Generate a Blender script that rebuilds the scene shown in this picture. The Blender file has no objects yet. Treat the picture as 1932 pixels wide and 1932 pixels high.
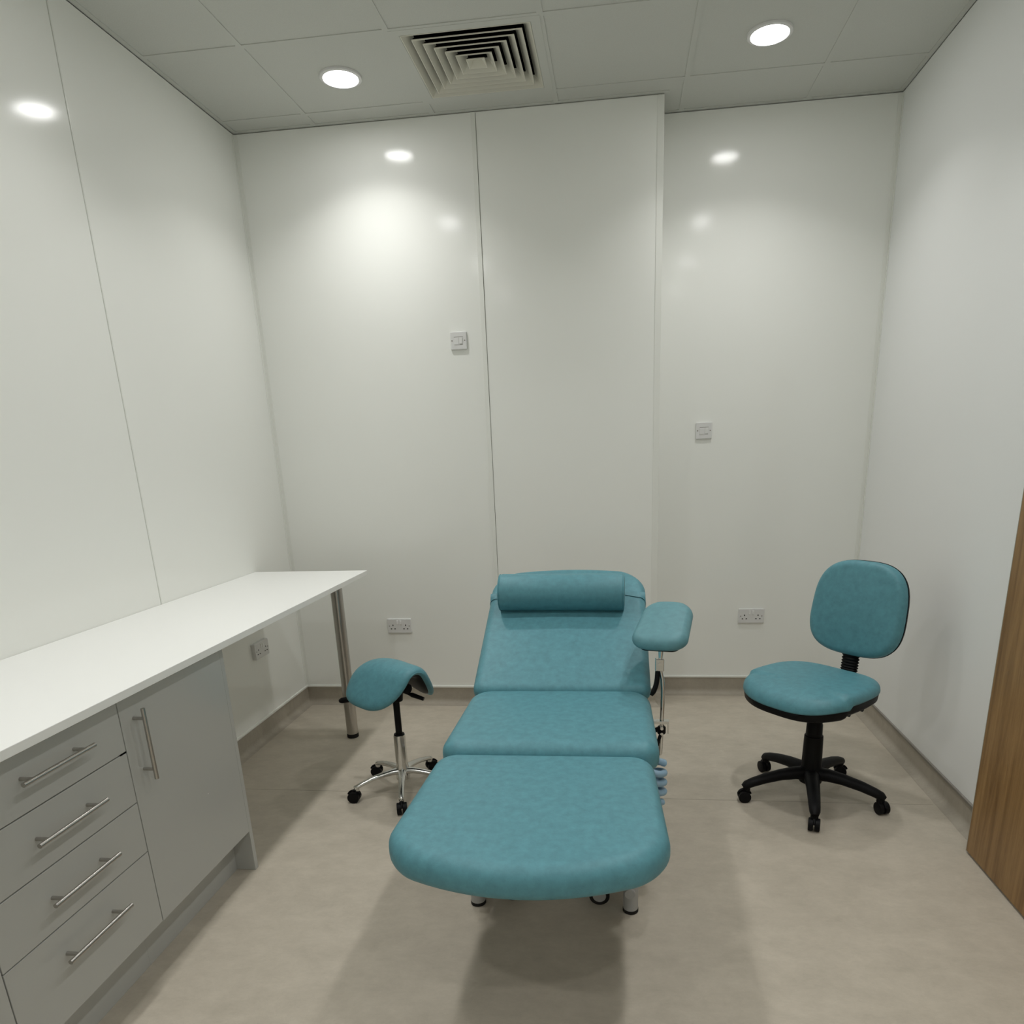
import bpy, math, random
from mathutils import Vector, Matrix
PI = math.pi
random.seed(4)
SC = bpy.context.scene
COL = SC.collection

# ------------------------------------------------------------------ camera, world, exposure
cam_data = bpy.data.cameras.new('camera')
cam = bpy.data.objects.new('camera', cam_data)
COL.objects.link(cam)
CR = Vector((0.99282699, 0.11441912, -0.03468183))
CU = Vector((0.00024623, 0.28812179, 0.95759374))
CF = Vector((-0.11955962, 0.95073345, -0.28602692))
CP = Vector((1.92551, -3.94354, 1.47075))
m = Matrix.Identity(4)
for i in range(3):
    m[i][0] = CR[i]; m[i][1] = CU[i]; m[i][2] = -CF[i]; m[i][3] = CP[i]
cam.matrix_world = m
cam_data.sensor_fit = 'HORIZONTAL'
cam_data.sensor_width = 36.0
cam_data.lens = 1325.06 / 1932 * 36.0
cam_data.shift_x = -0.02198
cam_data.shift_y = 0.14347
cam_data.clip_start = 0.05
SC.camera = cam
world = bpy.data.worlds.new('world'); SC.world = world
world.use_nodes = True
world.node_tree.nodes['Background'].inputs[0].default_value = (0.02, 0.02, 0.02, 1)
SC.view_settings.view_transform = 'Standard'
SC.view_settings.look = 'None'
SC.view_settings.exposure = 0.0
SC.view_settings.gamma = 1.0
SC.view_settings.use_curve_mapping = False
SC.cycles.use_denoising = True
SC.cycles.max_bounces = 14
SC.cycles.diffuse_bounces = 10
SC.cycles.glossy_bounces = 6
SC.cycles.sample_clamp_indirect = 4.0
LAMP_STRENGTH = 35.0        # glow of each diffuser
LAMP_POWER = 3.9            # directed part of each downlight, watts
LAMP_SPREAD = math.radians(118)
LAMP_COLOR = (1.0, 0.992, 0.972, 1)

# ------------------------------------------------------------------ room numbers (metres)
W = 3.2687      # room width
XR = 2.1348     # where the back wall steps back
D = 0.2103      # depth of the step
H = 3.040       # ceiling
YF = -4.95      # wall behind the camera
GX, GY = 0.4294, -0.1235   # ceiling grid lines

# ------------------------------------------------------------------ materials
def mat(name, base, rough=0.5, metal=0.0, spec=0.5, noise=None, bump=None, coat=0.0, emit=None):
    """noise = (scale, amount): small colour variation; bump = (scale, strength, distance)"""
    M = bpy.data.materials.new(name); M.use_nodes = True
    nt = M.node_tree; b = nt.nodes['Principled BSDF']
    b.inputs['Base Color'].default_value = (*base, 1)
    b.inputs['Roughness'].default_value = rough
    b.inputs['Metallic'].default_value = metal
    b.inputs['Specular IOR Level'].default_value = spec
    b.inputs['Coat Weight'].default_value = coat
    tc = nt.nodes.new('ShaderNodeTexCoord')
    if noise:
        sc, am = noise[0], noise[1]
        n = nt.nodes.new('ShaderNodeTexNoise'); n.inputs['Scale'].default_value = sc
        n.inputs['Detail'].default_value = 6; n.inputs['Roughness'].default_value = 0.65
        nt.links.new(tc.outputs['Object'], n.inputs['Vector'])
        r = nt.nodes.new('ShaderNodeValToRGB')
        r.color_ramp.elements[0].position = 0.3; r.color_ramp.elements[1].position = 0.7
        r.color_ramp.elements[0].color = (*[c * (1 - am) for c in base], 1)
        r.color_ramp.elements[1].color = (*[min(1, c * (1 + am)) for c in base], 1)
        nt.links.new(n.outputs['Fac'], r.inputs['Fac'])
        nt.links.new(r.outputs['Color'], b.inputs['Base Color'])
    if bump:
        n2 = nt.nodes.new('ShaderNodeTexNoise'); n2.inputs['Scale'].default_value = bump[0]
        n2.inputs['Detail'].default_value = 4
        nt.links.new(tc.outputs['Object'], n2.inputs['Vector'])
        bp = nt.nodes.new('ShaderNodeBump'); bp.inputs['Strength'].default_value = bump[1]
        bp.inputs['Distance'].default_value = bump[2]
        nt.links.new(n2.outputs['Fac'], bp.inputs['Height'])
        nt.links.new(bp.outputs['Normal'], b.inputs['Normal'])
    if emit:
        b.inputs['Emission Color'].default_value = emit[0]
        b.inputs['Emission Strength'].default_value = emit[1]
    return M

M_panel = mat('white_panel', (0.865, 0.875, 0.842), 0.12, spec=0.33, bump=(2.2, 0.10, 0.004))
M_paint = mat('pale_paint', (0.84, 0.85, 0.845), 0.5, spec=0.3, bump=(180, 0.08, 0.001))
M_trimw = mat('white_trim', (0.82, 0.83, 0.79), 0.25)
M_trimg = mat('grey_trim', (0.23, 0.215, 0.19), 0.5)
M_tile = mat('ceiling_tile', (0.565, 0.575, 0.54), 0.9, spec=0.1, noise=(260, 0.05), bump=(220, 0.2, 0.001))
M_grid = mat('grid_white', (0.565, 0.575, 0.54), 0.85, spec=0.1)
M_dark = mat('dark_void', (0.006, 0.006, 0.006), 0.9, spec=0.0)
M_vent = mat('vent_cream', (0.66, 0.645, 0.56), 0.5)
M_teal = mat('teal_vinyl', (0.092, 0.262, 0.312), 0.48, spec=0.4, noise=(38, 0.13), bump=(300, 0.18, 0.0012))
M_tealpale = mat('pale_teal_vinyl', (0.115, 0.275, 0.315), 0.5, spec=0.4, noise=(38, 0.1), bump=(300, 0.18, 0.0012))
M_worktop = mat('white_laminate', (0.90, 0.905, 0.885), 0.35, spec=0.4)
M_cab = mat('light_grey_gloss', (0.47, 0.475, 0.455), 0.22, spec=0.5)
M_carc = mat('carcass_grey', (0.36, 0.365, 0.35), 0.5)
M_steel = mat('brushed_steel', (0.47, 0.45, 0.42), 0.27, metal=1.0)
M_chrome = mat('chrome', (0.70, 0.70, 0.68), 0.12, metal=1.0)
M_alu = mat('polished_aluminium', (0.66, 0.655, 0.63), 0.2, metal=1.0)
M_black = mat('black_plastic', (0.0045, 0.0045, 0.005), 0.5, spec=0.15)
M_rubber = mat('black_rubber', (0.015, 0.014, 0.013), 0.7, spec=0.2)
M_plate = mat('white_plastic', (0.72, 0.72, 0.715), 0.25)
M_rocker = mat('white_rocker', (0.80, 0.80, 0.79), 0.25)
M_frame = mat('pale_grey_steel', (0.36, 0.36, 0.35), 0.35)
M_blue = mat('pale_blue_cable', (0.27, 0.42, 0.55), 0.5)
M_edge = mat('door_edge_lipping', (0.36, 0.33, 0.27), 0.5)
M_diff = mat('lamp_diffuser', (0.9, 0.9, 0.88), 0.5, emit=(LAMP_COLOR, LAMP_STRENGTH))

def floor_mat(name='beige_vinyl', tone=1.0):
    M = bpy.data.materials.new(name); M.use_nodes = True
    nt = M.node_tree; b = nt.nodes['Principled BSDF']
    tc = nt.nodes.new('ShaderNodeTexCoord')
    mp = nt.nodes.new('ShaderNodeMapping'); mp.inputs['Scale'].default_value = (1.0, 1.5, 1.0)
    nt.links.new(tc.outputs['Object'], mp.inputs['Vector'])
    n = nt.nodes.new('ShaderNodeTexNoise'); n.inputs['Scale'].default_value = 7.0
    n.inputs['Detail'].default_value = 14; n.inputs['Roughness'].default_value = 0.8
    n.inputs['Distortion'].default_value = 0.15
    nt.links.new(mp.outputs['Vector'], n.inputs['Vector'])
    r = nt.nodes.new('ShaderNodeValToRGB')
    e = r.color_ramp.elements
    e[0].position = 0.25; e[0].color = (0.405 * tone, 0.364 * tone, 0.298 * tone, 1)
    e[1].position = 0.75; e[1].color = (0.580 * tone, 0.524 * tone, 0.437 * tone, 1)
    nt.links.new(n.outputs['Fac'], r.inputs['Fac'])
    nt.links.new(r.outputs['Color'], b.inputs['Base Color'])
    b.inputs['Roughness'].default_value = 0.5
    b.inputs['Specular IOR Level'].default_value = 0.3
    n2 = nt.nodes.new('ShaderNodeTexNoise'); n2.inputs['Scale'].default_value = 260
    nt.links.new(tc.outputs['Object'], n2.inputs['Vector'])
    bp = nt.nodes.new('ShaderNodeBump'); bp.inputs['Strength'].default_value = 0.1; bp.inputs['Distance'].default_value = 0.001
    nt.links.new(n2.outputs['Fac'], bp.inputs['Height']); nt.links.new(bp.outputs['Normal'], b.inputs['Normal'])
    return M
M_floor = floor_mat()
M_skirt = floor_mat('skirting_shade_weld_vinyl', 0.76)  # floor vinyl darkened to paint in skirting shade; also the weld line's tone

def oak_mat():
    M = bpy.data.materials.new('oak_veneer'); M.use_nodes = True
    nt = M.node_tree; b = nt.nodes['Principled BSDF']
    tc = nt.nodes.new('ShaderNodeTexCoord')
    mp = nt.nodes.new('ShaderNodeMapping'); mp.inputs['Scale'].default_value = (12, 12, 0.8)
    nt.links.new(tc.outputs['Object'], mp.inputs['Vector'])
    n = nt.nodes.new('ShaderNodeTexNoise'); n.inputs['Scale'].default_value = 2.2
    n.inputs['Detail'].default_value = 10; n.inputs['Roughness'].default_value = 0.7; n.inputs['Distortion'].default_value = 0.4
    nt.links.new(mp.outputs['Vector'], n.inputs['Vector'])
    r = nt.nodes.new('ShaderNodeValToRGB'); e = r.color_ramp.elements
    e[0].position = 0.32; e[0].color = (0.165, 0.083, 0.024, 1)
    e[1].position = 0.70; e[1].color = (0.375, 0.222, 0.085, 1)
    nt.links.new(n.outputs['Fac'], r.inputs['Fac'])
    nt.links.new(r.outputs['Color'], b.inputs['Base Color'])
    b.inputs['Roughness'].default_value = 0.4
    return M
M_oak = oak_mat()

# ------------------------------------------------------------------ mesh helpers
class MB:
    """collects shapes in world coordinates; build() links them as ONE mesh object"""
    def __init__(s, M=None):
        s.v = []; s.f = []; s.M = M
    def add(s, vs, fs):
        o = len(s.v)
        s.v += [tuple((s.M @ Vector(p)) if s.M else p) for p in vs]
        s.f += [tuple(o + i for i in f) for f in fs]
        return s
    def box(s, x0, x1, y0, y1, z0, z1):
        vs = [(x, y, z) for x in (x0, x1) for y in (y0, y1) for z in (z0, z1)]
        fs = [(0, 1, 3, 2), (4, 6, 7, 5), (0, 4, 5, 1), (2, 3, 7, 6), (0, 2, 6, 4), (1, 5, 7, 3)]
        return s.add(vs, fs)
    def cyl(s, p0, p1, r0, r1=None, n=28, caps=True):
        return s.tube([p0, p1], [r0, r0 if r1 is None else r1], n, caps)
    def tube(s, pts, r, n=16, caps=True, sy=1.0):
        pts = [Vector(p) for p in pts]
        rs = r if isinstance(r, (list, tuple)) else [r] * len(pts)
        vs = []; fs = []
        t0 = (pts[1] - pts[0]).normalized()
        up = Vector((0, 0, 1)) if abs(t0.z) < 0.9 else Vector((1, 0, 0))
        a = t0.cross(up).normalized()
        for i, p in enumerate(pts):
            if i == 0: t = t0
            elif i == len(pts) - 1: t = (pts[i] - pts[i - 1]).normalized()
            else: t = ((pts[i + 1] - pts[i]).normalized() + (pts[i] - pts[i - 1]).normalized()).normalized()
            a = (a - t * a.dot(t)).normalized(); b = t.cross(a)
            for k in range(n):
                g = 2 * PI * k / n
                vs.append(tuple(p + a * (rs[i] * math.cos(g)) + b * (rs[i] * sy * math.sin(g))))
        m_ = len(pts)
        for i in range(m_ - 1):
            for k in range(n):
                k2 = (k + 1) % n
                fs.append((i * n + k, i * n + k2, (i + 1) * n + k2, (i + 1) * n + k))
        if caps:
            fs.append(tuple(range(n))[::-1]); fs.append(tuple((m_ - 1) * n + k for k in range(n)))
        return s.add(vs, fs)
    def lathe(s, c, prof, n=40):
        """prof: list of (radius, z) from one end to the other, around the vertical through c"""
        vs = []; fs = []
        for (r, z) in prof:
            for k in range(n):
                g = 2 * PI * k / n
                vs.append((c[0] + r * math.cos(g), c[1] + r * math.sin(g), c[2] + z))
        for i in range(len(prof) - 1):
            for k in range(n):
                k2 = (k + 1) % n
                fs.append((i * n + k, i * n + k2, (i + 1) * n + k2, (i + 1) * n + k))
        fs.append(tuple(range(n))[::-1]); fs.append(tuple((len(prof) - 1) * n + k for k in range(n)))
        return s.add(vs, fs)
    def slab(s, outline, prof, crown=0.0, fn=None, crown_b=0.0):
        """stack of inset outlines: prof = (inset, z) from the underside up; crown domes the top; fn maps the finished points"""
        n = len(outline); P = [Vector((x, y)) for x, y in outline]
        N = []
        for i in range(n):
            t = (P[(i + 1) % n] - P[i - 1]).normalized(); N.append(Vector((t.y, -t.x)))
        c = sum(P, Vector((0, 0))) / n
        rings = []
        d0, z0 = prof[0]
        base = [P[i] - N[i] * d0 for i in range(n)]
        for q in (0.3, 0.6, 0.85):
            rings.append([(c + (b - c) * q, z0 - crown_b * (1 - q * q)) for b in base])
        for d, z in prof:
            rings.append([(P[i] - N[i] * d, z) for i in range(n)])
        d1, z1 = prof[-1]
        top = [P[i] - N[i] * d1 for i in range(n)]
        for q in (0.92, 0.8, 0.6, 0.35, 0.12):
            rings.append([(c + (b - c) * q, z1 + crown * (1 - q * q)) for b in top])
        vs = [(p.x, p.y, z) for ring in rings for p, z in ring]
        fs = []
        for i in range(len(rings) - 1):
            for k in range(n):
                k2 = (k + 1) % n
                fs.append((i * n + k, i * n + k2, (i + 1) * n + k2, (i + 1) * n + k))
        vs.append((c.x, c.y, z0 - crown_b)); vs.append((c.x, c.y, z1 + crown))
        L = (len(rings) - 1) * n
        for k in range(n):
            k2 = (k + 1) % n
            fs.append((len(vs) - 2, k2, k)); fs.append((len(vs) - 1, L + k, L + k2))
        if fn: vs = [fn(*p) for p in vs]
        return s.add(vs, fs)
    def build(s, name, material, parent=None, bevel=0.0, smooth=True, angle=35):
        me = bpy.data.meshes.new(name)
        o0 = Vector((0, 0, 0))
        if parent is not None: o0 = world_loc(parent)
        me.from_pydata([tuple(Vector(p) - o0) for p in s.v], [], s.f)
        me.validate(); me.update()
        if smooth:
            for p in me.polygons: p.use_smooth = True
            me.set_sharp_from_angle(angle=math.radians(angle))
        me.materials.append(material)
        o = bpy.data.objects.new(name, me); COL.objects.link(o)
        if parent is not None: o.parent = parent
        if bevel:
            b = o.modifiers.new('bevel', 'BEVEL'); b.width = bevel; b.segments = 2; b.limit_method = 'ANGLE'
        return o

def world_loc(o):
    p = Vector((0, 0, 0))
    while o is not None:
        p += o.location; o = o.parent
    return p
def thing(name, label, cat, loc, group=None):
    o = bpy.data.objects.new(name, None); COL.objects.link(o)
    o.location = loc; o.empty_display_size = 0.1
    o['label'] = label; o['category'] = cat
    if group: o['group'] = group
    return o
def struct(o):
    o['kind'] = 'structure'; return o
def relabel(o, label):
    o['label'] = label; return o
def copy_tree(o, parent=None):
    c = o.copy(); COL.objects.link(c)
    if parent is not None: c.parent = parent
    for ch in [x for x in COL.objects if x.parent == o]: copy_tree(ch, c)
    return c

def rrect(w0, w1, y0, y1, r0, r1, n=10, bow0=0.0, bow1=0.0, nx=14):
    """CCW rounded outline; w0/r0 half-width and corner radius at the y0 edge, w1/r1 at the y1 edge; bow pushes that edge outward in the middle"""
    pts = []
    def arc(cx, cy, r, a0, a1):
        for k in range(n + 1):
            a = a0 + (a1 - a0) * k / n
            pts.append((cx + r * math.cos(a), cy + r * math.sin(a)))
    def edge(p, q):
        for k in range(1, nx):
            t = k / nx; pts.append((p[0] + (q[0] - p[0]) * t, p[1] + (q[1] - p[1]) * t))
    arc(-w0 + r0, y0 + r0, r0, PI, 1.5 * PI); edge((-w0 + r0, y0), (w0 - r0, y0))
    arc(w0 - r0, y0 + r0, r0, 1.5 * PI, 2 * PI); edge((w0, y0 + r0), (w1, y1 - r1))
    arc(w1 - r1, y1 - r1, r1, 0, 0.5 * PI); edge((w1 - r1, y1), (-w1 + r1, y1))
    arc(-w1 + r1, y1 - r1, r1, 0.5 * PI, PI); edge((-w1, y1 - r1), (-w0, y0 + r0))
    ym = (y0 + y1) / 2
    out = []
    for x, y in pts:
        if y < ym and bow0: y -= bow0 * (1 - (x / w0) ** 2) * min(1, (ym - y) / (ym - y0))
        if y > ym and bow1: y += bow1 * (1 - (x / w1) ** 2) * min(1, (y - ym) / (y1 - ym))
        out.append((x, y))
    return out
def superellipse(w, y0, y1, e, taper=0.0, n=96):
    """CCW rounded outline; taper narrows the y1 end"""
    c, h = (y0 + y1) / 2, (y1 - y0) / 2
    out = []
    for k in range(n):
        a = 2 * PI * k / n - PI / 2
        cx, sy = math.cos(a), math.sin(a)
        r = (abs(cx) ** e + abs(sy) ** e) ** (-1 / e)
        out.append((w * cx * r * (1 - taper * sy * r), c + h * sy * r))
    return out
def pad_profile(z0, z1, rb, rt, n=7):
    pr = []
    for k in range(n + 1):
        a = PI / 2 * k / n
        pr.append((rb * (1 - math.sin(a)), z0 + rb * (1 - math.cos(a))))
    for k in range(n + 1):
        a = PI / 2 * k / n
        pr.append((rt * (1 - math.cos(a)), z1 - rt * (1 - math.sin(a))))
    return pr
def at(M, p): return tuple(M @ Vector(p))
def bez(p0, p1, p2, p3, n=14):
    out = []
    for k in range(n + 1):
        t = k / n; u = 1 - t
        out.append(tuple(u**3 * a + 3 * u * u * t * b + 3 * u * t * t * c + t**3 * d for a, b, c, d in zip(p0, p1, p2, p3)))
    return out

# ------------------------------------------------------------------ room shell
struct(MB().box(-0.2, W + 0.2, YF - 0.2, D + 0.2, -0.12, 0.0).build('floor', M_floor, smooth=False))
PT = 3.0355   # top of the wall panels: a dark shadow gap below the ceiling angle
w = MB(); w.box(-0.20, -0.012, YF, D + 0.15, 0, H + 0.1)
w.box(-0.012, 0, -1.2285, 0.0, 0.0, PT).box(-0.012, 0, YF, -1.2315, 0.0, PT)
struct(w.build('wall_left', M_panel, smooth=False))
w = MB(); w.box(-0.012, XR - 0.012, 0.012, D + 0.2, 0, H + 0.1).box(XR - 0.012, W + 0.2, D + 0.012, D + 0.2, 0, H + 0.1)
w.box(0.0, 1.2365, 0.0, 0.012, 0, PT).box(1.2385, XR, 0.0, 0.012, 0, PT)
w.box(XR - 0.012, XR, 0.012, D + 0.012, 0, PT).box(XR, W, D, D + 0.012, 0, PT)
struct(w.build('wall_back', M_panel, smooth=False))
w = MB(); w.box(W + 0.012, W + 0.2, YF, D + 0.15, 0, H + 0.1).box(W, W + 0.012, YF, D, 0, PT)
struct(w.build('wall_right', M_paint, smooth=False))
struct(MB().box(-0.2, W + 0.2, YF - 0.15, YF, 0, H + 0.1).build('wall_front', M_paint, smooth=False))

# ceiling: tiles sit 5 mm above the flanges of the grid
xs = [0.0] + [GX + 0.6 * i for i in range(5)] + [W]
ys = [D] + [GY - 0.6 * j for j in range(8)] + [YF]
c = MB()
for i in range(len(xs) - 1):
    for j in range(len(ys) - 1):
        x0, x1, y1, y0 = xs[i], xs[i + 1], ys[j], ys[j + 1]
        if abs(x0 - (GX + 0.6)) < 0.01 and abs(y1 - GY) < 0.01: continue      # the air vent fills this bay
        g = 0.0045
        c.box(x0 + g, x1 - g, y0 + g, y1 - g, H + 0.0028, H + 0.02)
c.box(-0.2, W + 0.2, YF - 0.2, D + 0.2, H + 0.15, H + 0.2)
ceiling = struct(c.build('ceiling', M_tile, smooth=False))
g = MB()
for x in xs[1:-1]: g.box(x - 0.012, x + 0.012, YF, (D if x > XR else 0.0) - 0.022, H, H + 0.0045)
for y in ys[1:-1]:
    for i in range(len(xs) - 1): g.box(xs[i] + (0.012 if i else 0.022), xs[i + 1] - (0.012 if i < len(xs) - 2 else 0.022), y - 0.012, y + 0.012, H, H + 0.0045)
g.box(0.0, 0.022, YF, 0.0, H, H + 0.0046).box(W - 0.022, W, YF, D - 0.022, H, H + 0.0046)
g.box(0.022, XR, -0.022, -0.0, H, H + 0.0046).box(XR, W, D - 0.022, D, H, H + 0.0046).box(XR, XR + 0.022, -0.022, D - 0.022, H, H + 0.0046)
g.build('ceiling_grid', M_grid, ceiling, smooth=False)

# coved vinyl skirting and its cap strip, swept round the walls
PATH = [(0.0, YF), (0.0, 0.0), (XR, 0.0), (XR, D), (W, D), (W, YF)]
def mitre(path, d):
    out = []
    for i, p in enumerate(path):
        p = Vector(p)
        def nrm(a, b):
            t = (Vector(b) - Vector(a)).normalized(); return Vector((t.y, -t.x))
        if i == 0: out.append(p + nrm(path[0], path[1]) * d)
        elif i == len(path) - 1: out.append(p + nrm(path[-2], path[-1]) * d)
        else:
            n0 = nrm(path[i - 1], path[i]); n1 = nrm(path[i], path[i + 1])
            out.append(p + (n0 + n1) * (d / (1 + n0.dot(n1))))
    return out
def sweep(segs, prof):
    b = MB(); offs = [mitre(PATH, d) for d, z in prof]
    for sgm in segs:
        vs = []; fs = []
        for k, (d, z) in enumerate(prof):
            for e in (sgm, sgm + 1): vs.append((offs[k][e].x, offs[k][e].y, z))
        for k in range(len(prof) - 1): fs.append((2 * k, 2 * k + 1, 2 * k + 3, 2 * k + 2))
        b.add(vs, fs)
    return b
cove = [(-0.002, 0.104), (0.0022, 0.1035), (0.0025, 0.035)]
for k in range(1, 9):
    a = PI / 2 * k / 8
    cove.append((0.0025 + 0.032 * (1 - math.cos(a)), 0.003 + 0.032 * (1 - math.sin(a))))
cove.append((0.040, 0.0004))
cap = [(-0.001, 0.103), (0.0055, 0.104), (0.0065, 0.106), (0.0065, 0.114), (0.005, 0.117), (-0.001, 0.1175)]
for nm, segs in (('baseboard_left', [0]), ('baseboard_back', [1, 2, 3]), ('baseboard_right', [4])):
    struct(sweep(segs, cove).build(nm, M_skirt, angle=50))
struct(sweep([0], cap).build('trim_1', M_trimw))
struct(sweep([1, 2, 3], cap).build('trim_2', M_trimw))
struct(sweep([4], [(-0.001, 0.096), (0.006, 0.097), (0.007, 0.1), (0.007, 0.108), (-0.001, 0.111)]).build('trim_3', M_trimg))
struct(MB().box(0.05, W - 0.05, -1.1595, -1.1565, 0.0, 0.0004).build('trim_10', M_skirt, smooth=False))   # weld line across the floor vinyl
# joint cover strip on the back wall, corner angle on the step, joint on the left wall, inner corner beads
struct(MB().slab([(1.2145, -0.004), (1.2365, -0.004), (1.2365, 0.001), (1.2145, 0.001)], [(0.0, 0.118), (0.0, PT)]).build('trim_4', M_trimw, bevel=0.0015, smooth=False))
struct(MB().box(XR - 0.03, XR + 0.0015, -0.0022, 0.0, 0.118, PT).box(XR, XR + 0.0022, -0.0022, 0.03, 0.118, PT).build('trim_5', M_trimw, bevel=0.0009, smooth=False))
struct(MB().box(0.0, 0.0018, -1.2285, -1.2225, 0.118, PT).build('trim_6', M_trimw, bevel=0.0007, smooth=False))
struct(MB().box(0.0, 0.02, -0.0022, 0.0, 0.118, PT).box(0.0, 0.0022, -0.02, -0.0022, 0.118, PT).build('trim_7', M_trimw, bevel=0.0008, smooth=False))
struct(MB().box(W - 0.02, W, D - 0.0022, D, 0.118, PT).box(W - 0.0022, W, D - 0.02, D - 0.0022, 0.118, PT).build('trim_8', M_trimw, bevel=0.0008, smooth=False))
struct(MB().box(XR, XR + 0.012, D - 0.0022, D, 0.118, PT).box(XR, XR + 0.0022, D - 0.012, D - 0.0022, 0.118, PT).build('trim_9', M_trimw, bevel=0.0008, smooth=False))

# open oak door leaf standing against the right wall
dr = struct(MB().box(3.1875, 3.2305, -2.443, -1.5185, 0.009, 2.05).build('door_1', M_oak, bevel=0.0015, smooth=False))
MB().box(3.1878, 3.2302, -1.5184, -1.5155, 0.009, 2.05).build('edge_lipping', M_edge, dr, smooth=False)
hg = MB()
for z in (0.25, 1.02, 1.82): hg.cyl((3.236, -2.447, z), (3.236, -2.447, z + 0.1), 0.006)
hg.build('hinge', M_steel, dr)

# ------------------------------------------------------------------ ceiling fittings
def downlight():
    t = thing('downlight', '', 'ceiling light', (0, 0, 0), 'round ceiling downlights')
    MB().lathe((0, 0, H), [(0.074, 0.002), (0.072, -0.002), (0.076, -0.007), (0.084, -0.0075), (0.089, -0.005), (0.0905, -0.001), (0.0905, 0.003)], 48).build('bezel', M_plate, t)
    MB().lathe((0, 0, H), [(0.0735, -0.0035), (0.0735, -0.0025)], 48).build('diffuser', M_diff, t)
    ld = bpy.data.lights.new('beam', 'AREA'); ld.shape = 'DISK'; ld.size = 0.14
    ld.energy = LAMP_POWER; ld.spread = LAMP_SPREAD; ld.color = LAMP_COLOR[:3]
    lo = bpy.data.objects.new('beam', ld); COL.objects.link(lo); lo.parent = t; lo.location = (0, 0, H - 0.0045)
    return t
LIGHT_LABELS = {
    (0, 0): 'round glowing ceiling downlight in the tile left of the square air vent',
    (1, 0): 'round glowing ceiling downlight right of the air vent, above the task chair side',
    (0, 1): 'left ceiling downlight of the second pair out from the back wall',
    (1, 1): 'right ceiling downlight of the second pair out from the back wall',
    (0, 2): 'left ceiling downlight of the third pair out from the back wall',
    (1, 2): 'right ceiling downlight of the third pair out from the back wall',
    (0, 3): 'left ceiling downlight of the fourth pair, farthest from the back wall',
    (1, 3): 'right ceiling downlight of the fourth pair, farthest from the back wall'}
first = None
for i in (0, 1):
    for j in range(4):
        o = downlight() if first is None else copy_tree(first)
        first = first or o
        o.location = (0.729 + 1.8 * i, -0.4235 - 1.2 * j, 0)
        o['label'] = LIGHT_LABELS[(i, j)]

vx, vy = GX + 0.9, GY - 0.3
vent = thing('air_vent', 'square ceiling air vent with nested louvre frames between two downlights', 'air vent', (vx, vy, H))
def frame_ring(b, so, zo, si, zi):
    vs = [(vx + a * so, vy + e * so, zo) for a, e in ((-1, -1), (1, -1), (1, 1), (-1, 1))] + [(vx + a * si, vy + e * si, zi) for a, e in ((-1, -1), (1, -1), (1, 1), (-1, 1))]
    b.add(vs, [(k, (k + 1) % 4, 4 + (k + 1) % 4, 4 + k) for k in range(4)])
b = MB(); frame_ring(b, 0.2975, H + 0.004, 0.297, H - 0.001); frame_ring(b, 0.297, H - 0.001, 0.262, H - 0.001); frame_ring(b, 0.262, H - 0.001, 0.258, H + 0.002)
b.build('face_frame', M_grid, vent, smooth=False)
def blade(s):
    b = MB()
    frame_ring(b, s, H - 0.001, s - 0.003, H - 0.0012)
    frame_ring(b, s - 0.003, H - 0.0012, max(0.002, s - 0.035), H + 0.036)
    frame_ring(b, s, H - 0.001, s, H + 0.0025)
    frame_ring(b, s, H + 0.0025, max(0.001, s - 0.0335), H + 0.038)
    o = b.build('louvre', M_vent, vent, smooth=False)
    o.data.materials.append(M_dark)                  # black on the upper side
    for i in range(12, 16): o.data.polygons[i].material_index = 1
for k in range(7): blade(0.258 - 0.0365 * k)
b = MB(); b.box(vx - 0.285, vx + 0.285, vy - 0.285, vy + 0.285, H + 0.1, H + 0.104)
for a, e, p, q in ((-0.285, -0.281, -0.285, 0.285), (0.281, 0.285, -0.285, 0.285), (-0.281, 0.281, -0.285, -0.281), (-0.281, 0.281, 0.281, 0.285)):
    b.box(vx + a, vx + e, vy + p, vy + q, H + 0.004, H + 0.1)
b.build('plenum_box', M_dark, vent, smooth=False)

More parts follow.
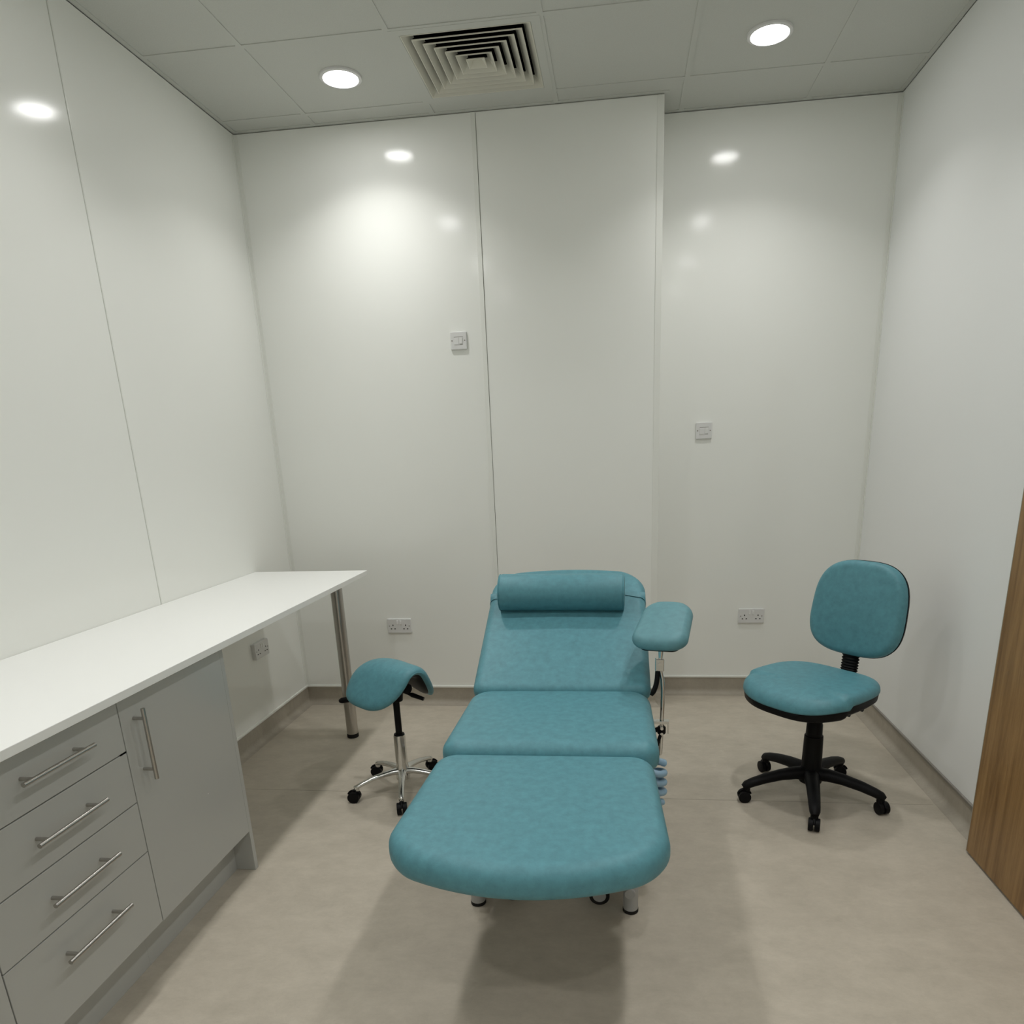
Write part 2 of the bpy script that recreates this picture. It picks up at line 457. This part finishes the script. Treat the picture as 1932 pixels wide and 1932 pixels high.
# ------------------------------------------------------------------ sockets and switches (built flat on a wall: local x across, y out of the wall)
def wall_matrix(pos, normal):
    n = Vector(normal); up = Vector((0, 0, 1)); xr = up.cross(n)
    # local (x, y, z): x to the right seen from the room, y up, z out of the wall
    M = Matrix.Identity(4)
    for i in range(3):
        M[i][0] = xr[i]; M[i][1] = up[i]; M[i][2] = n[i]; M[i][3] = pos[i]
    return M
def plate(M, w_, h_, d_, r=0.006):
    b = MB(M)
    return b.slab(rrect(w_ / 2, w_ / 2, -h_ / 2, h_ / 2, r, r, 4), [(0.0, 0.0), (0.0, d_ - 0.003), (0.001, d_ - 0.001), (0.003, d_)])
def socket(label, pos, normal, depth=0.010):
    t = thing('wall_socket', label, 'socket', pos, 'double wall sockets')
    M = wall_matrix(pos, normal)
    plate(M, 0.147, 0.087, depth).build('faceplate', M_plate, t)
    for sx in (-1, 1):
        b = MB(M).slab(rrect(0.0055, 0.0055, 0.009, 0.032, 0.001, 0.001, 2), [(0, depth - 0.002), (0, depth + 0.002), (0.001, depth + 0.0035)])
        b.M = M
        r_ = MB(M @ Matrix.Translation((sx * 0.0095, 0, 0))).slab(rrect(0.0055, 0.0055, 0.009, 0.032, 0.001, 0.001, 2), [(0, depth - 0.002), (0, depth + 0.002), (0.001, depth + 0.0035)])
        r_.build('rocker_switch', M_rocker, t)
        MB(M).cyl((sx * 0.0603, 0.0, depth - 0.001), (sx * 0.0603, 0.0, depth + 0.0006), 0.0034, n=14).build('screw', M_trimg, t)
        h = MB(M); cx = sx * 0.0385
        h.box(cx - 0.0026, cx + 0.0026, 0.0, 0.009, depth - 0.002, depth + 0.0004)
        for q in (-0.011, 0.011): h.box(cx + q - 0.0042, cx + q + 0.0042, -0.0195, -0.0145, depth - 0.002, depth + 0.0004)
        h.build('pin_slot', M_dark, t, smooth=False)
    return t
socket('white double wall socket on the back wall between worktop leg and stool', (0.6285, 0.0, 0.4915), (0, -1, 0))
socket('white double wall socket low in the recess beside the task chair', (2.697, D, 0.487), (0, -1, 0))
socket('white double wall socket on the left wall underneath the worktop', (0.0, -0.508, 0.493), (1, 0, 0), 0.022)
def fused_switch(label, pos, normal):
    t = thing('fused_switch', label, 'switch', pos, 'square fused switches')
    M = wall_matrix(pos, normal); d_ = 0.011
    plate(M, 0.088, 0.088, d_).build('faceplate', M_plate, t)
    MB(M).slab(rrect(0.013, 0.013, -0.019, 0.015, 0.002, 0.002, 3), [(0, d_ - 0.002), (0, d_ + 0.0012), (0.001, d_ + 0.002)], fn=lambda x, y, z: (x - 0.011, y, z)).build('fuse_holder', M_plate, t)
    MB(M).slab(rrect(0.0075, 0.0075, -0.016, 0.015, 0.0015, 0.0015, 3), [(0, d_ - 0.002), (0, d_ + 0.002), (0.001, d_ + 0.004)], fn=lambda x, y, z: (x + 0.014, y, z + 0.09 * (y + 0.002))).build('rocker_switch', M_rocker, t)
    for sx in (-1, 1):
        MB(M).cyl((sx * 0.034, 0.0, d_ - 0.001), (sx * 0.034, 0.0, d_ + 0.0006), 0.0033, n=14).build('screw', M_trimg, t)
    for g_ in ((-0.0235, 0.0255, 0.0165, 0.0185), (0.0055, 0.0235, -0.0195, -0.0175)):
        MB(M).box(*g_, d_ - 0.002, d_ + 0.0003).build('bezel_groove', M_trimg, t, smooth=False)
    return t
fused_switch('square white fused switch high on the back wall left of the joint strip', (1.090, 0.0, 2.029), (0, -1, 0))
fused_switch('square white fused switch in the right-hand recess of the back wall', (2.389, D, 1.536), (0, -1, 0))

# ------------------------------------------------------------------ worktop and cabinets along the left wall
wt = thing('worktop', 'long white laminate worktop along the left wall with one steel leg', 'worktop', (0.31, -1.87, 0.872))
MB().box(0.0015, 0.620, -3.315, -0.425, 0.872, 0.8957).build('work_surface', M_worktop, wt, bevel=0.0015, smooth=False)
lg = MB(); lg.cyl((0.482, -0.528, 0.022), (0.482, -0.528, 0.866), 0.030, n=40); lg.lathe((0.482, -0.528, 0.862), [(0.03, 0), (0.045, 0.004), (0.045, 0.0099)], 40)
lgo = lg.build('leg', M_steel, wt)
MB().lathe((0.482, -0.528, 0.0), [(0.028, 0.0), (0.031, 0.003), (0.031, 0.018), (0.0305, 0.023)], 40).build('foot', M_rubber, lgo)

FX = 0.5775    # cabinet fronts
def bar_handle(p, axis, L, parent, off=0.034):
    """p: centre on the front face; axis 'y' or 'z'"""
    b = MB(); x = FX + off
    d = Vector((0, 1, 0)) if axis == 'y' else Vector((0, 0, 1))
    c0 = Vector((x, p[1], p[2]))
    b.cyl(c0 - d * L / 2, c0 + d * L / 2, 0.006, n=20)
    for s in (-1, 1):
        q = c0 + d * s * (L / 2 - 0.03)
        b.cyl((FX - 0.001, q.y, q.z), (x, q.y, q.z), 0.005, n=16)
    b.build('handle', M_steel, parent)
ZT = 0.8545
def carcass(t, y0, y1):
    b = MB()
    b.box(0.02, FX - 0.021, y0, y0 + 0.016, 0.16, ZT).box(0.02, FX - 0.021, y1 - 0.016, y1, 0.16, ZT)
    b.box(0.02, FX - 0.021, y0 + 0.016, y1 - 0.016, 0.16, 0.176).box(0.02, 0.03, y0 + 0.016, y1 - 0.016, 0.176, ZT)
    b.box(0.02, FX - 0.021, y0 + 0.016, y1 - 0.016, ZT - 0.016, 0.8715)
    b.box(0.02, FX - 0.03, y0, y0 + 0.03, ZT, 0.8715).box(0.02, FX - 0.03, y1 - 0.03, y1, ZT, 0.8715)
    b.build('carcass', M_carc, t, smooth=False)
def plinth(t, y0, y1):
    MB().box(0.485, 0.503, y0, y1, 0.0, 0.150).build('plinth', M_cab, t, bevel=0.0008, smooth=False)
G_CAB = 'grey base cabinets under the worktop'
YA, YB, YC = -2.8085, -2.3055, -1.7925
ca = thing('base_cabinet', 'light grey base cabinet with four drawers and steel bar handles', 'cabinet', (0.29, (YA + YB) / 2, 0), G_CAB)
carcass(ca, YA, YB); plinth(ca, YA, YB)
gap = 0.0016
for z0, z1, hz in ((0.711, ZT, 0.795), (0.556, 0.711, 0.641), (0.3995, 0.556, 0.4815), (0.163, 0.3995, 0.323)):
    d_ = MB().box(FX - 0.018, FX, YA + gap, YB - gap, z0 + gap, z1 - gap).build('drawer', M_cab, ca, bevel=0.0012, smooth=False)
    bar_handle((FX, -2.5595, hz), 'y', 0.224, d_)
MB().box(FX - 0.012, FX + 0.0004, -2.331, YB - gap, 0.7085, 0.7135).build('gap_shade', M_dark, ca, smooth=False)  # dark strip painting in the shaded gap between the upper two drawers
cb = thing('base_cabinet', 'light grey base cabinet with one tall door next to the knee space', 'cabinet', (0.29, (YB + YC) / 2, 0), G_CAB)
carcass(cb, YB, YC); plinth(cb, YB, YC)
d_ = MB().box(FX - 0.018, FX, YB + gap, YC - gap, 0.163, ZT - gap).build('door', M_cab, cb, bevel=0.0012, smooth=False)
bar_handle((FX, -2.2535, 0.712), 'z', 0.214, d_)
MB().box(FX - 0.0005, FX + 0.0004, -1.9905, -1.9875, 0.4165, 0.4195).build('chip', M_rocker, d_, smooth=False)
MB().box(0.006, FX - 0.001, YC, -1.7725, 0.0, 0.8715).build('end_panel', M_cab, cb, bevel=0.001, smooth=False)
cc = thing('base_cabinet', 'light grey base cabinet cut off by the lower left corner, left of the drawers', 'cabinet', (0.29, YA - 0.25, 0), G_CAB)
carcass(cc, YA - 0.503, YA); plinth(cc, YA - 0.503, YA)
d_ = MB().box(FX - 0.018, FX, YA - 0.503 + gap, YA - gap, 0.163, ZT - gap).build('door', M_cab, cc, bevel=0.0012, smooth=False)
bar_handle((FX, YA - 0.45, 0.712), 'z', 0.214, d_)

# ------------------------------------------------------------------ treatment couch
CX = 1.713
couch = thing('treatment_couch', 'teal padded reclining treatment couch in three sections, centre of the room', 'treatment couch', (CX, -1.45, 0))
R_ = Matrix.Rotation(math.radians(0.4), 4, 'Z')
def cm(y, dx=0.0): return Matrix.Translation((CX + dx, y, 0)) @ R_
# leg section
b = MB(cm(-2.2, -0.016))
o_ = rrect(0.351, 0.336, -0.300, 0.244, 0.085, 0.075, bow0=0.105, bow1=0.0)
b.slab(o_, pad_profile(0.488, 0.574, 0.03, 0.042), crown=0.008)
leg_pad = b.build('leg_cushion', M_teal, couch, angle=80)
MB(cm(-2.2, -0.012)).slab(rrect(0.30, 0.30, -0.28, 0.22, 0.06, 0.05, bow0=0.08), [(0, 0.474), (0, 0.490)]).build('leg_board', M_black, couch)
# seat section
b = MB(cm(-1.65, -0.008))
o_ = rrect(0.343, 0.337, -0.317, 0.22, 0.055, 0.085, bow1=0.01)
b.slab(o_, pad_profile(0.505, 0.598, 0.028, 0.045), crown=0.008)
b.build('seat_cushion', M_teal, couch, angle=80)
MB(cm(-1.65, -0.008)).slab(rrect(0.305, 0.305, -0.28, 0.19, 0.04, 0.05), [(0, 0.490), (0, 0.507)]).build('seat_board', M_black, couch)
# back section, reclined 28 degrees; a seam separates the head end
MB_back = Matrix.Translation((CX - 0.007, -1.455, 0.570)) @ R_ @ Matrix.Rotation(math.radians(27.5), 4, 'X')
SEAM = 0.535
full = rrect(0.338, 0.334, 0.0, 0.721, 0.04, 0.115, bow0=0.0, bow1=0.036)
b = MB(MB_back)
b.slab(full, pad_profile(-0.036, 0.040, 0.026, 0.036), crown=0.007)
back_pad = b.build('back_cushion', M_teal, couch, angle=80)
# raised head cover pulled over the top end of the back, ends in a hem line
hc = MB(MB_back)
hc.slab(rrect(0.3364, 0.3358, SEAM, 0.7235, 0.004, 0.116, bow1=0.036), pad_profile(-0.0385, 0.0430, 0.026, 0.036), crown=0.0072)
hc.build('head_cover', M_teal, couch, angle=80)
MB(MB_back).slab(rrect(0.29, 0.29, 0.03, 0.70, 0.03, 0.1), [(0, -0.052), (0, -0.036)]).build('back_board', M_black, couch)
# metalwork
f = MB()
for x in (CX - 0.255, CX + 0.247): f.tube([(x, -1.975, 0.085), (x, -0.98, 0.085)], 0.017)
for y in (-1.89, -1.03): f.tube([(CX - 0.255, y, 0.085), (CX + 0.247, y, 0.085)], 0.017)
f.build('base_frame', M_frame, couch)
for x, y in ((CX - 0.262, -1.932), (CX + 0.250, -1.940), (CX - 0.262, -0.99), (CX + 0.250, -0.99)):
    fo = MB().cyl((x, y, 0.012), (x, y, 0.115), 0.0245, n=32).build('foot', M_frame, couch)
    MB().lathe((x, y, 0.0), [(0.022, 0.0), (0.0255, 0.002), (0.0255, 0.012), (0.0245, 0.013)], 32).build('rubber_pad', M_rubber, fo)
for x, y in ((CX - 0.15, -1.90), (CX + 0.147, -1.905), (CX - 0.15, -1.02), (CX + 0.147, -1.02)):
    cs = MB().tube([(x, y - 0.012, 0.034), (x, y + 0.012, 0.034)], 0.034, n=32).build('caster', M_rubber, couch)
    MB().tube([(x, y - 0.0135, 0.034), (x, y + 0.0135, 0.034)], 0.022, n=28).build('caster_hub', M_frame, cs)
    MB().box(x - 0.012, x + 0.012, y + 0.004, y + 0.02, 0.055, 0.1).build('fork', M_frame, cs, smooth=False)
f = MB()
for x in (CX - 0.2, CX + 0.2):
    f.tube([(x, -1.80, 0.11), (x, -1.15, 0.44)], 0.016)
    f.tube([(x, -1.15, 0.11), (x, -1.80, 0.44)], 0.016)
f.tube([(CX - 0.2, -1.475, 0.275), (CX + 0.2, -1.475, 0.275)], 0.016)
f.build('lift_arms', M_frame, couch)
f = MB(); f.tube([(CX, -1.85, 0.16), (CX, -1.35, 0.40)], 0.028, n=24); f.tube([(CX, -1.35, 0.40), (CX, -1.2, 0.455)], 0.014)
f.build('lift_actuator', M_black, couch)
f = MB()
for s in (-1, 1): f.box(CX + s * 0.24 - 0.015, CX + s * 0.24 + 0.015, -1.91, -1.30, 0.445, 0.490)
for y in (-1.89, -1.33): f.box(CX - 0.225, CX + 0.225, y - 0.015, y + 0.015, 0.445, 0.485)
for s in (-1, 1):
    f.tube([(CX + s * 0.22, -1.30, 0.468), (CX + s * 0.22, -1.37, 0.53), (CX + s * 0.22, -0.86, 0.795)], 0.013)
    f.tube([(CX + s * 0.22, -1.90, 0.46), (CX + s * 0.22, -2.40, 0.463)], 0.011)
f.build('upper_frame', M_frame, couch)
f = MB(); f.tube([(CX, -1.33, 0.44), (CX, -1.03, 0.69)], 0.015); f.build('back_strut', M_black, couch)

# arm support clamped to the right side of the seat
AX, AY = 2.085, -1.45
f = MB(); f.box(CX + 0.255, AX + 0.026, AY - 0.012, AY + 0.012, 0.468, 0.480); f.box(AX + 0.020, AX + 0.026, AY - 0.012, AY + 0.012, 0.430, 0.468)
f.build('arm_bracket', M_chrome, couch, bevel=0.001, smooth=False)
pts = [(AX - 0.0045, AY, 0.345), (AX - 0.001, AY, 0.44), (AX + 0.001, AY, 0.55), (AX + 0.001, AY, 0.61), (AX - 0.002, AY, 0.645), (AX - 0.008, AY, 0.672), (AX - 0.012, AY, 0.69)]
f = MB(); f.tube(pts, 0.0078, n=18); f.tube([(AX - 0.0045, AY, 0.339), (AX - 0.0045, AY, 0.345)], [0.006, 0.0078], n=18)
f.build('arm_post', M_chrome, couch)
kb = MB(); kb.lathe((AX - 0.001, AY, 0.44), [(0.013, -0.014), (0.016, -0.01), (0.016, 0.012), (0.013, 0.016)], 24); kb.cyl((AX - 0.012, AY - 0.002, 0.446), (AX - 0.03, AY - 0.002, 0.438), 0.009, n=16)
kb.tube(bez((AX - 0.003, AY - 0.017, 0.434), (AX - 0.008, AY - 0.02, 0.42), (AX - 0.016, AY - 0.02, 0.4), (AX - 0.016, AY - 0.018, 0.385)), 0.0065)
kbo = kb.build('clamp_lever', M_black, couch)
bb = MB()
for z in (0.455, 0.433): bb.tube([(AX - 0.001, AY - 0.024, z), (AX - 0.001, AY - 0.010, z)], 0.006, n=16)
bb.build('clamp_bolt', M_chrome, kbo)
f = MB(); f.box(AX - 0.0285, AX + 0.004, AY - 0.013, AY + 0.013, 0.675, 0.722)
blk = f.build('swivel_block', M_alu, couch, bevel=0.003, smooth=False)
MB().tube([(AX - 0.013, AY - 0.017, 0.705), (AX - 0.013, AY - 0.012, 0.705)], 0.005, n=14).build('bolt', M_chrome, blk)
MB().tube([(AX - 0.009, AY, 0.72), (AX - 0.007, AY + 0.004, 0.792)], [0.007, 0.013], n=18).build('arm_neck', M_chrome, couch)
f = MB(); f.tube(bez((AX - 0.019, AY - 0.008, 0.676), (AX - 0.021, AY - 0.014, 0.64), (AX - 0.022, AY - 0.02, 0.62), (AX - 0.042, AY - 0.026, 0.588)), [0.0095] * 13 + [0.008, 0.006], n=14)
f.build('tilt_lever', M_black, couch)
AM = Matrix.Translation((AX + 0.004, AY + 0.045, 0.811)) @ Matrix.Rotation(math.radians(-13), 4, 'Z') @ Matrix.Rotation(math.radians(17), 4, 'X')
MB(AM).slab(rrect(0.100, 0.094, -0.128, 0.140, 0.05, 0.055, bow0=0.012, bow1=0.022), pad_profile(0.0, 0.05, 0.016, 0.032), crown=0.004).build('arm_pad', M_tealpale, couch, angle=80)
MB(AM).slab(rrect(0.072, 0.066, -0.118, 0.118, 0.03, 0.03), [(0, -0.010), (0, 0.002)]).build('arm_board', M_black, couch)
# coiled cable of the hand control, hanging below the right-hand edge
pts = []; NT = 3.9
for k in range(int(NT * 20) + 1):
    a = 2 * PI * k / 20
    pts.append((CX + 0.333 + 0.027 * math.cos(a), -1.80 + 0.027 * math.sin(a), 0.468 - 0.034 * a / (2 * PI)))
pts = [(CX + 0.22, -1.76, 0.478), (CX + 0.29, -1.775, 0.482)] + pts
MB().tube(pts, 0.0115, n=12).build('coiled_cable', M_blue, couch)

# bolster pillow resting on the back
BM = Matrix.Translation((1.686, -1.055, 0.893)) @ Matrix.Rotation(math.radians(0.6), 4, 'Y') @ Matrix.Rotation(PI / 2, 4, 'Y')
b = MB(BM)
prof = [(0.0, -0.264), (0.052, -0.264), (0.069, -0.262), (0.0745, -0.257), (0.077, -0.247), (0.0775, 0.0), (0.077, 0.247), (0.0745, 0.257), (0.069, 0.261), (0.052, 0.263), (0.0, 0.263)]
b.lathe((0, 0, 0), prof, 48)
bol = b.build('bolster_pillow', M_teal, None, angle=50)
bol['label'] = 'teal cylindrical bolster pillow lying across the couch backrest'
bol['category'] = 'pillow'
for zz in (-0.258, 0.258):
    MB(BM).tube([(0.0745 * math.cos(2 * PI * k / 40), 0.0745 * math.sin(2 * PI * k / 40), zz) for k in range(41)], 0.0022, n=8, caps=False).build('piping', M_teal, bol)

# ------------------------------------------------------------------ wheeled bases
def caster(parent, x, y, ang, r=0.026, zt=0.07):
    """twin-wheel caster standing on the floor at (x, y); ang = direction of the axle"""
    ax = Vector((math.cos(ang), math.sin(ang), 0)); c = Vector((x, y, r))
    w_ = MB()
    for s in (-1, 1):
        p = c + ax * s * 0.0125
        w_.tube([p - ax * 0.0095, p - ax * 0.008, p + ax * 0.008, p + ax * 0.0095], [r - 0.004, r, r, r - 0.004], n=28)
    o = w_.build('caster', M_black, parent)
    fw = Vector((-ax.y, ax.x, 0))
    h = MB()
    pts = [tuple(c + fw * (r + 0.003) * math.cos(a) * 1.0 + Vector((0, 0, (r + 0.003) * math.sin(a)))) for a in [PI * (0.12 + 0.76 * k / 10) for k in range(11)]]
    h.tube(pts, 0.0045, n=10)
    h.cyl(tuple(c + Vector((0, 0, r * 0.6))), (x, y, zt), 0.0085, n=16)
    h.build('caster_hood', M_black, o)
    return o

# saddle stool
SX, SY = 0.951, -1.129
stool = thing('saddle_stool', 'teal saddle stool on a chrome five-arm wheeled base beside the couch', 'stool', (SX, SY, 0))
b = MB(); b.lathe((SX, SY, 0), [(0.020, 0.055), (0.031, 0.060), (0.0325, 0.085), (0.029, 0.105), (0.0262, 0.13), (0.0262, 0.268), (0.0255, 0.272), (0.018, 0.272)], 40)
b.build('lift_column', M_chrome, stool)
b = MB(); b.lathe((SX, SY, 0), [(0.0225, 0.271), (0.0235, 0.274), (0.0225, 0.277), (0.0145, 0.278), (0.0145, 0.48)], 32)
b.build('gas_rod', M_black, stool)
for a_ in (-147.2, -75.5, -2.5, 70.6, 141.2):
    a = math.radians(a_); dx, dy = math.cos(a), math.sin(a)
    q = lambda r, z: (SX + dx * r, SY + dy * r, z)
    pts = [q(0.022, 0.098), q(0.05, 0.1), q(0.09, 0.096), q(0.14, 0.088), q(0.185, 0.076), q(0.212, 0.066), q(0.222, 0.061)]
    b = MB(); b.tube(pts, [0.020, 0.0175, 0.0155, 0.0140, 0.0128, 0.0122, 0.010], n=16, sy=0.8)
    b.cyl(q(0.213, 0.05), q(0.213, 0.071), 0.0115, n=20)
    arm = b.build('base_arm', M_alu, stool)
    caster(stool, SX + dx * 0.226, SY + dy * 0.226, a + 1.9 + 0.9 * math.sin(a_ * 3), r=0.0255, zt=0.056)
# saddle surface: u along the spine (front = +u), s over the sides
SA = math.radians(-38)
ua = Vector((math.cos(SA), math.sin(SA), 0)); vb = Vector((-math.sin(SA), math.cos(SA), 0))
def sad(u, s):
    k = min(1, max(0, (u + 0.20) / 0.36))          # 0 rear .. 1 front
    R = 0.135 * (1 - k) + 0.048 * k
    am = math.radians(47 * (1 - k) + 60 * k)
    al = min(abs(s) / R, am)
    v = R * math.sin(al) + max(0, abs(s) - R * am) * math.cos(am)
    dz = R * (1 - math.cos(al)) + max(0, abs(s) - R * am) * math.sin(am)
    zr = 0.592 - 0.72 * max(0, -u) ** 2 + 0.2 * max(0, u) ** 2
    return Vector((SX + 0.012, SY - 0.012, zr - dz)) + ua * u + vb * math.copysign(v, s)
def sad_n(u, s):
    e = 0.004
    a = sad(u + e, s) - sad(u - e, s); c_ = sad(u, s + e) - sad(u, s - e)
    n = a.cross(c_).normalized()
    return n if n.z > 0 else -n
def saddle_mesh(scale, top, bot, n=72, rings=16):
    def uv(ph, r):
        c_, s_ = math.cos(ph), math.sin(ph)
        lu = 0.162 if c_ > 0 else 0.20
        p_ = 2.6
        q = (abs(c_) ** p_ + abs(s_) ** p_) ** (-1 / p_)
        u = lu * c_ * q * r * scale; s = (0.242 if s_ > 0 else 0.230) * s_ * q * r * scale
        u -= 0.035 * (abs(s) / 0.22) ** 2                      # flaps sweep a little to the rear
        return u, s
    rr = [math.sin(PI / 2 * k / rings) for k in range(1, rings + 1)]
    vs = []; fs = []
    for side in (1, -1):
        for r in rr:
            for k in range(n):
                ph = 2 * PI * k / n
                u, s = uv(ph, r)
                pf = max(0, 1 - r ** 8) ** 0.5
                d_ = top * pf if side > 0 else -bot * pf
                vs.append(tuple(sad(u, s) + sad_n(u, s) * d_))
    cT = len(vs); vs.append(tuple(sad(0, 0.0001) + Vector((0, 0, top)))); vs.append(tuple(sad(0, 0.0001) - Vector((0, 0, bot))))
    m_ = len(rr)
    for side in (0, 1):
        o = side * m_ * n
        for i in range(m_ - 1):
            for k in range(n):
                k2 = (k + 1) % n
                f_ = (o + i * n + k, o + (i + 1) * n + k, o + (i + 1) * n + k2, o + i * n + k2)
                fs.append(f_ if side == 0 else f_[::-1])
        for k in range(n):
            k2 = (k + 1) % n
            fs.append((cT, k, k2) if side == 0 else (cT + 1, o + k2, o + k))
    for k in range(n):
        k2 = (k + 1) % n
        a0 = (m_ - 1) * n; b0 = (2 * m_ - 1) * n
        fs.append((a0 + k, b0 + k, b0 + k2, a0 + k2))
    return MB().add(vs, fs)
saddle_mesh(1.0, 0.024, 0.016).build('saddle_seat', M_teal, stool, angle=80)
sh = saddle_mesh(0.93, -0.014, 0.030); sh.build('seat_shell', M_black, stool, angle=60)
b = MB(); c0 = Vector((SX, SY, 0.478))
b.tube([c0 - Vector((0, 0, 0.045)), c0 + Vector((0, 0, 0.055))], [0.030, 0.042], n=24)
b.tube([c0 + ua * -0.10 + Vector((0, 0, 0.035)), c0 + ua * 0.10 + Vector((0, 0, 0.03))], 0.022, n=14)
b.build('tilt_mechanism', M_black, stool)
b = MB(); p0 = Vector((SX + 0.02, SY - 0.01, 0.485)); p1 = Vector((SX + 0.135, SY - 0.03, 0.452))
b.tube([p0, p0.lerp(p1, 0.4), p0.lerp(p1, 0.55), p1], [0.006, 0.006, 0.0105, 0.0085], n=14)
b.build('height_lever', M_black, stool)
b = MB(); p0 = Vector((SX - 0.03, SY + 0.02, 0.465)); p1 = Vector((SX - 0.272, SY + 0.03, 0.418))
b.tube([p0, p0.lerp(p1, 0.7), p0.lerp(p1, 0.78), p0.lerp(p1, 0.95), p1], [0.006, 0.006, 0.013, 0.0135, 0.008], n=16)
b.build('tilt_lever', M_black, stool)

# task chair
BX, BY = 2.734, -1.111
chair = thing('task_chair', 'teal swivel task chair without armrests on a black five-arm base by the right wall', 'chair', (BX, BY, 0))
CH = Matrix.Translation((BX, BY, 0)) @ Matrix.Rotation(math.radians(-49), 4, 'Z')     # local -y is the way the chair faces
b = MB(); b.lathe((BX, BY, 0), [(0.030, 0.070), (0.046, 0.078), (0.048, 0.12), (0.044, 0.135), (0.040, 0.15)], 36)
b.build('base_hub', M_black, chair)
b = MB(); b.lathe((BX, BY, 0), [(0.041, 0.14), (0.038, 0.275), (0.0375, 0.285), (0.033, 0.287), (0.032, 0.335), (0.030, 0.338), (0.0285, 0.40), (0.0285, 0.42)], 36)
b.build('column_cover', M_black, chair)
for a_ in (-169.5, -100.3, -27.5, 48.5, 119.5):
    a = math.radians(a_); dx, dy = math.cos(a), math.sin(a)
    q = lambda r, z: (BX + dx * r, BY + dy * r, z)
    pts = [q(0.03, 0.115), q(0.07, 0.118), q(0.13, 0.113), q(0.2, 0.1), q(0.25, 0.086), q(0.277, 0.076), q(0.29, 0.066)]
    b = MB(); b.tube(pts, [0.034, 0.031, 0.027, 0.0245, 0.0225, 0.0205, 0.014], n=18, sy=0.85)
    b.cyl(q(0.275, 0.05), q(0.275, 0.078), 0.015, n=20)
    b.build('base_arm', M_black, chair)
    caster(chair, BX + dx * 0.284, BY + dy * 0.284, a + 1.3 + 0.8 * math.sin(a_), r=0.0255, zt=0.06)
def waterfall(x, y, z):
    if y < -0.12: z -= 0.55 * (y + 0.12) ** 2 * 3.0
    z += 0.16 * max(0, y - 0.08) ** 2
    z += 0.06 * (abs(x) / 0.23) ** 2 * 0.25 if y > -0.1 else 0
    return (x, y, z)
SM = CH @ Matrix.Translation((-0.032, 0.004, 0))
MB(SM).slab(superellipse(0.244, -0.243, 0.232, 2.75, 0.03), pad_profile(0.474, 0.523, 0.010, 0.038), crown=0.006, fn=waterfall).build('seat', M_teal, chair, angle=80)
MB(SM).slab(superellipse(0.241, -0.240, 0.229, 2.75, 0.03), [(0.05, 0.427), (0.022, 0.433), (0.004, 0.448), (0.0, 0.476)], fn=waterfall).build('seat_shell', M_black, chair, angle=80)
b = MB(CH); b.box(-0.07, 0.07, -0.09, 0.17, 0.412, 0.448)
for y in (-0.02, 0.07): b.tube([(0.05, y, 0.428), (0.15, y, 0.434)], 0.006, n=10); b.tube([(0.14, y, 0.428), (0.160, y, 0.429)], 0.009, n=12)
b.build('mechanism', M_black, chair, smooth=True)
# back support in a ribbed bellows
b = MB(CH)
spine = bez((-0.03, 0.13, 0.430), (-0.03, 0.275, 0.430), (-0.03, 0.258, 0.48), (-0.03, 0.272, 0.66), 56)
rr_ = [0.0405 if k % 2 == 0 else 0.0340 for k in range(57)]
b.tube(spine, rr_, n=20, sy=0.5)
b.build('bellows', M_black, chair, angle=20)
BK = CH @ Matrix.Translation((-0.028, 0.285, 0.776)) @ Matrix.Rotation(math.radians(-9), 4, 'X')
def on_back(x, y, z):   # outline x across, y up, z toward the sitter
    cz = 0.18 * x * x                     # sides wrap forward
    return (x, -(z + cz), y)
MB(BK).slab(superellipse(0.206, -0.198, 0.202, 3.0, 0.05), pad_profile(-0.012, 0.034, 0.008, 0.030), crown=0.010, fn=on_back).build('backrest', M_teal, chair, angle=80)
MB(BK).slab(superellipse(0.208, -0.200, 0.204, 3.0, 0.05), [(0.05, -0.036), (0.02, -0.032), (0.004, -0.022), (0.0, -0.008)], fn=on_back).build('back_shell', M_black, chair, angle=80)
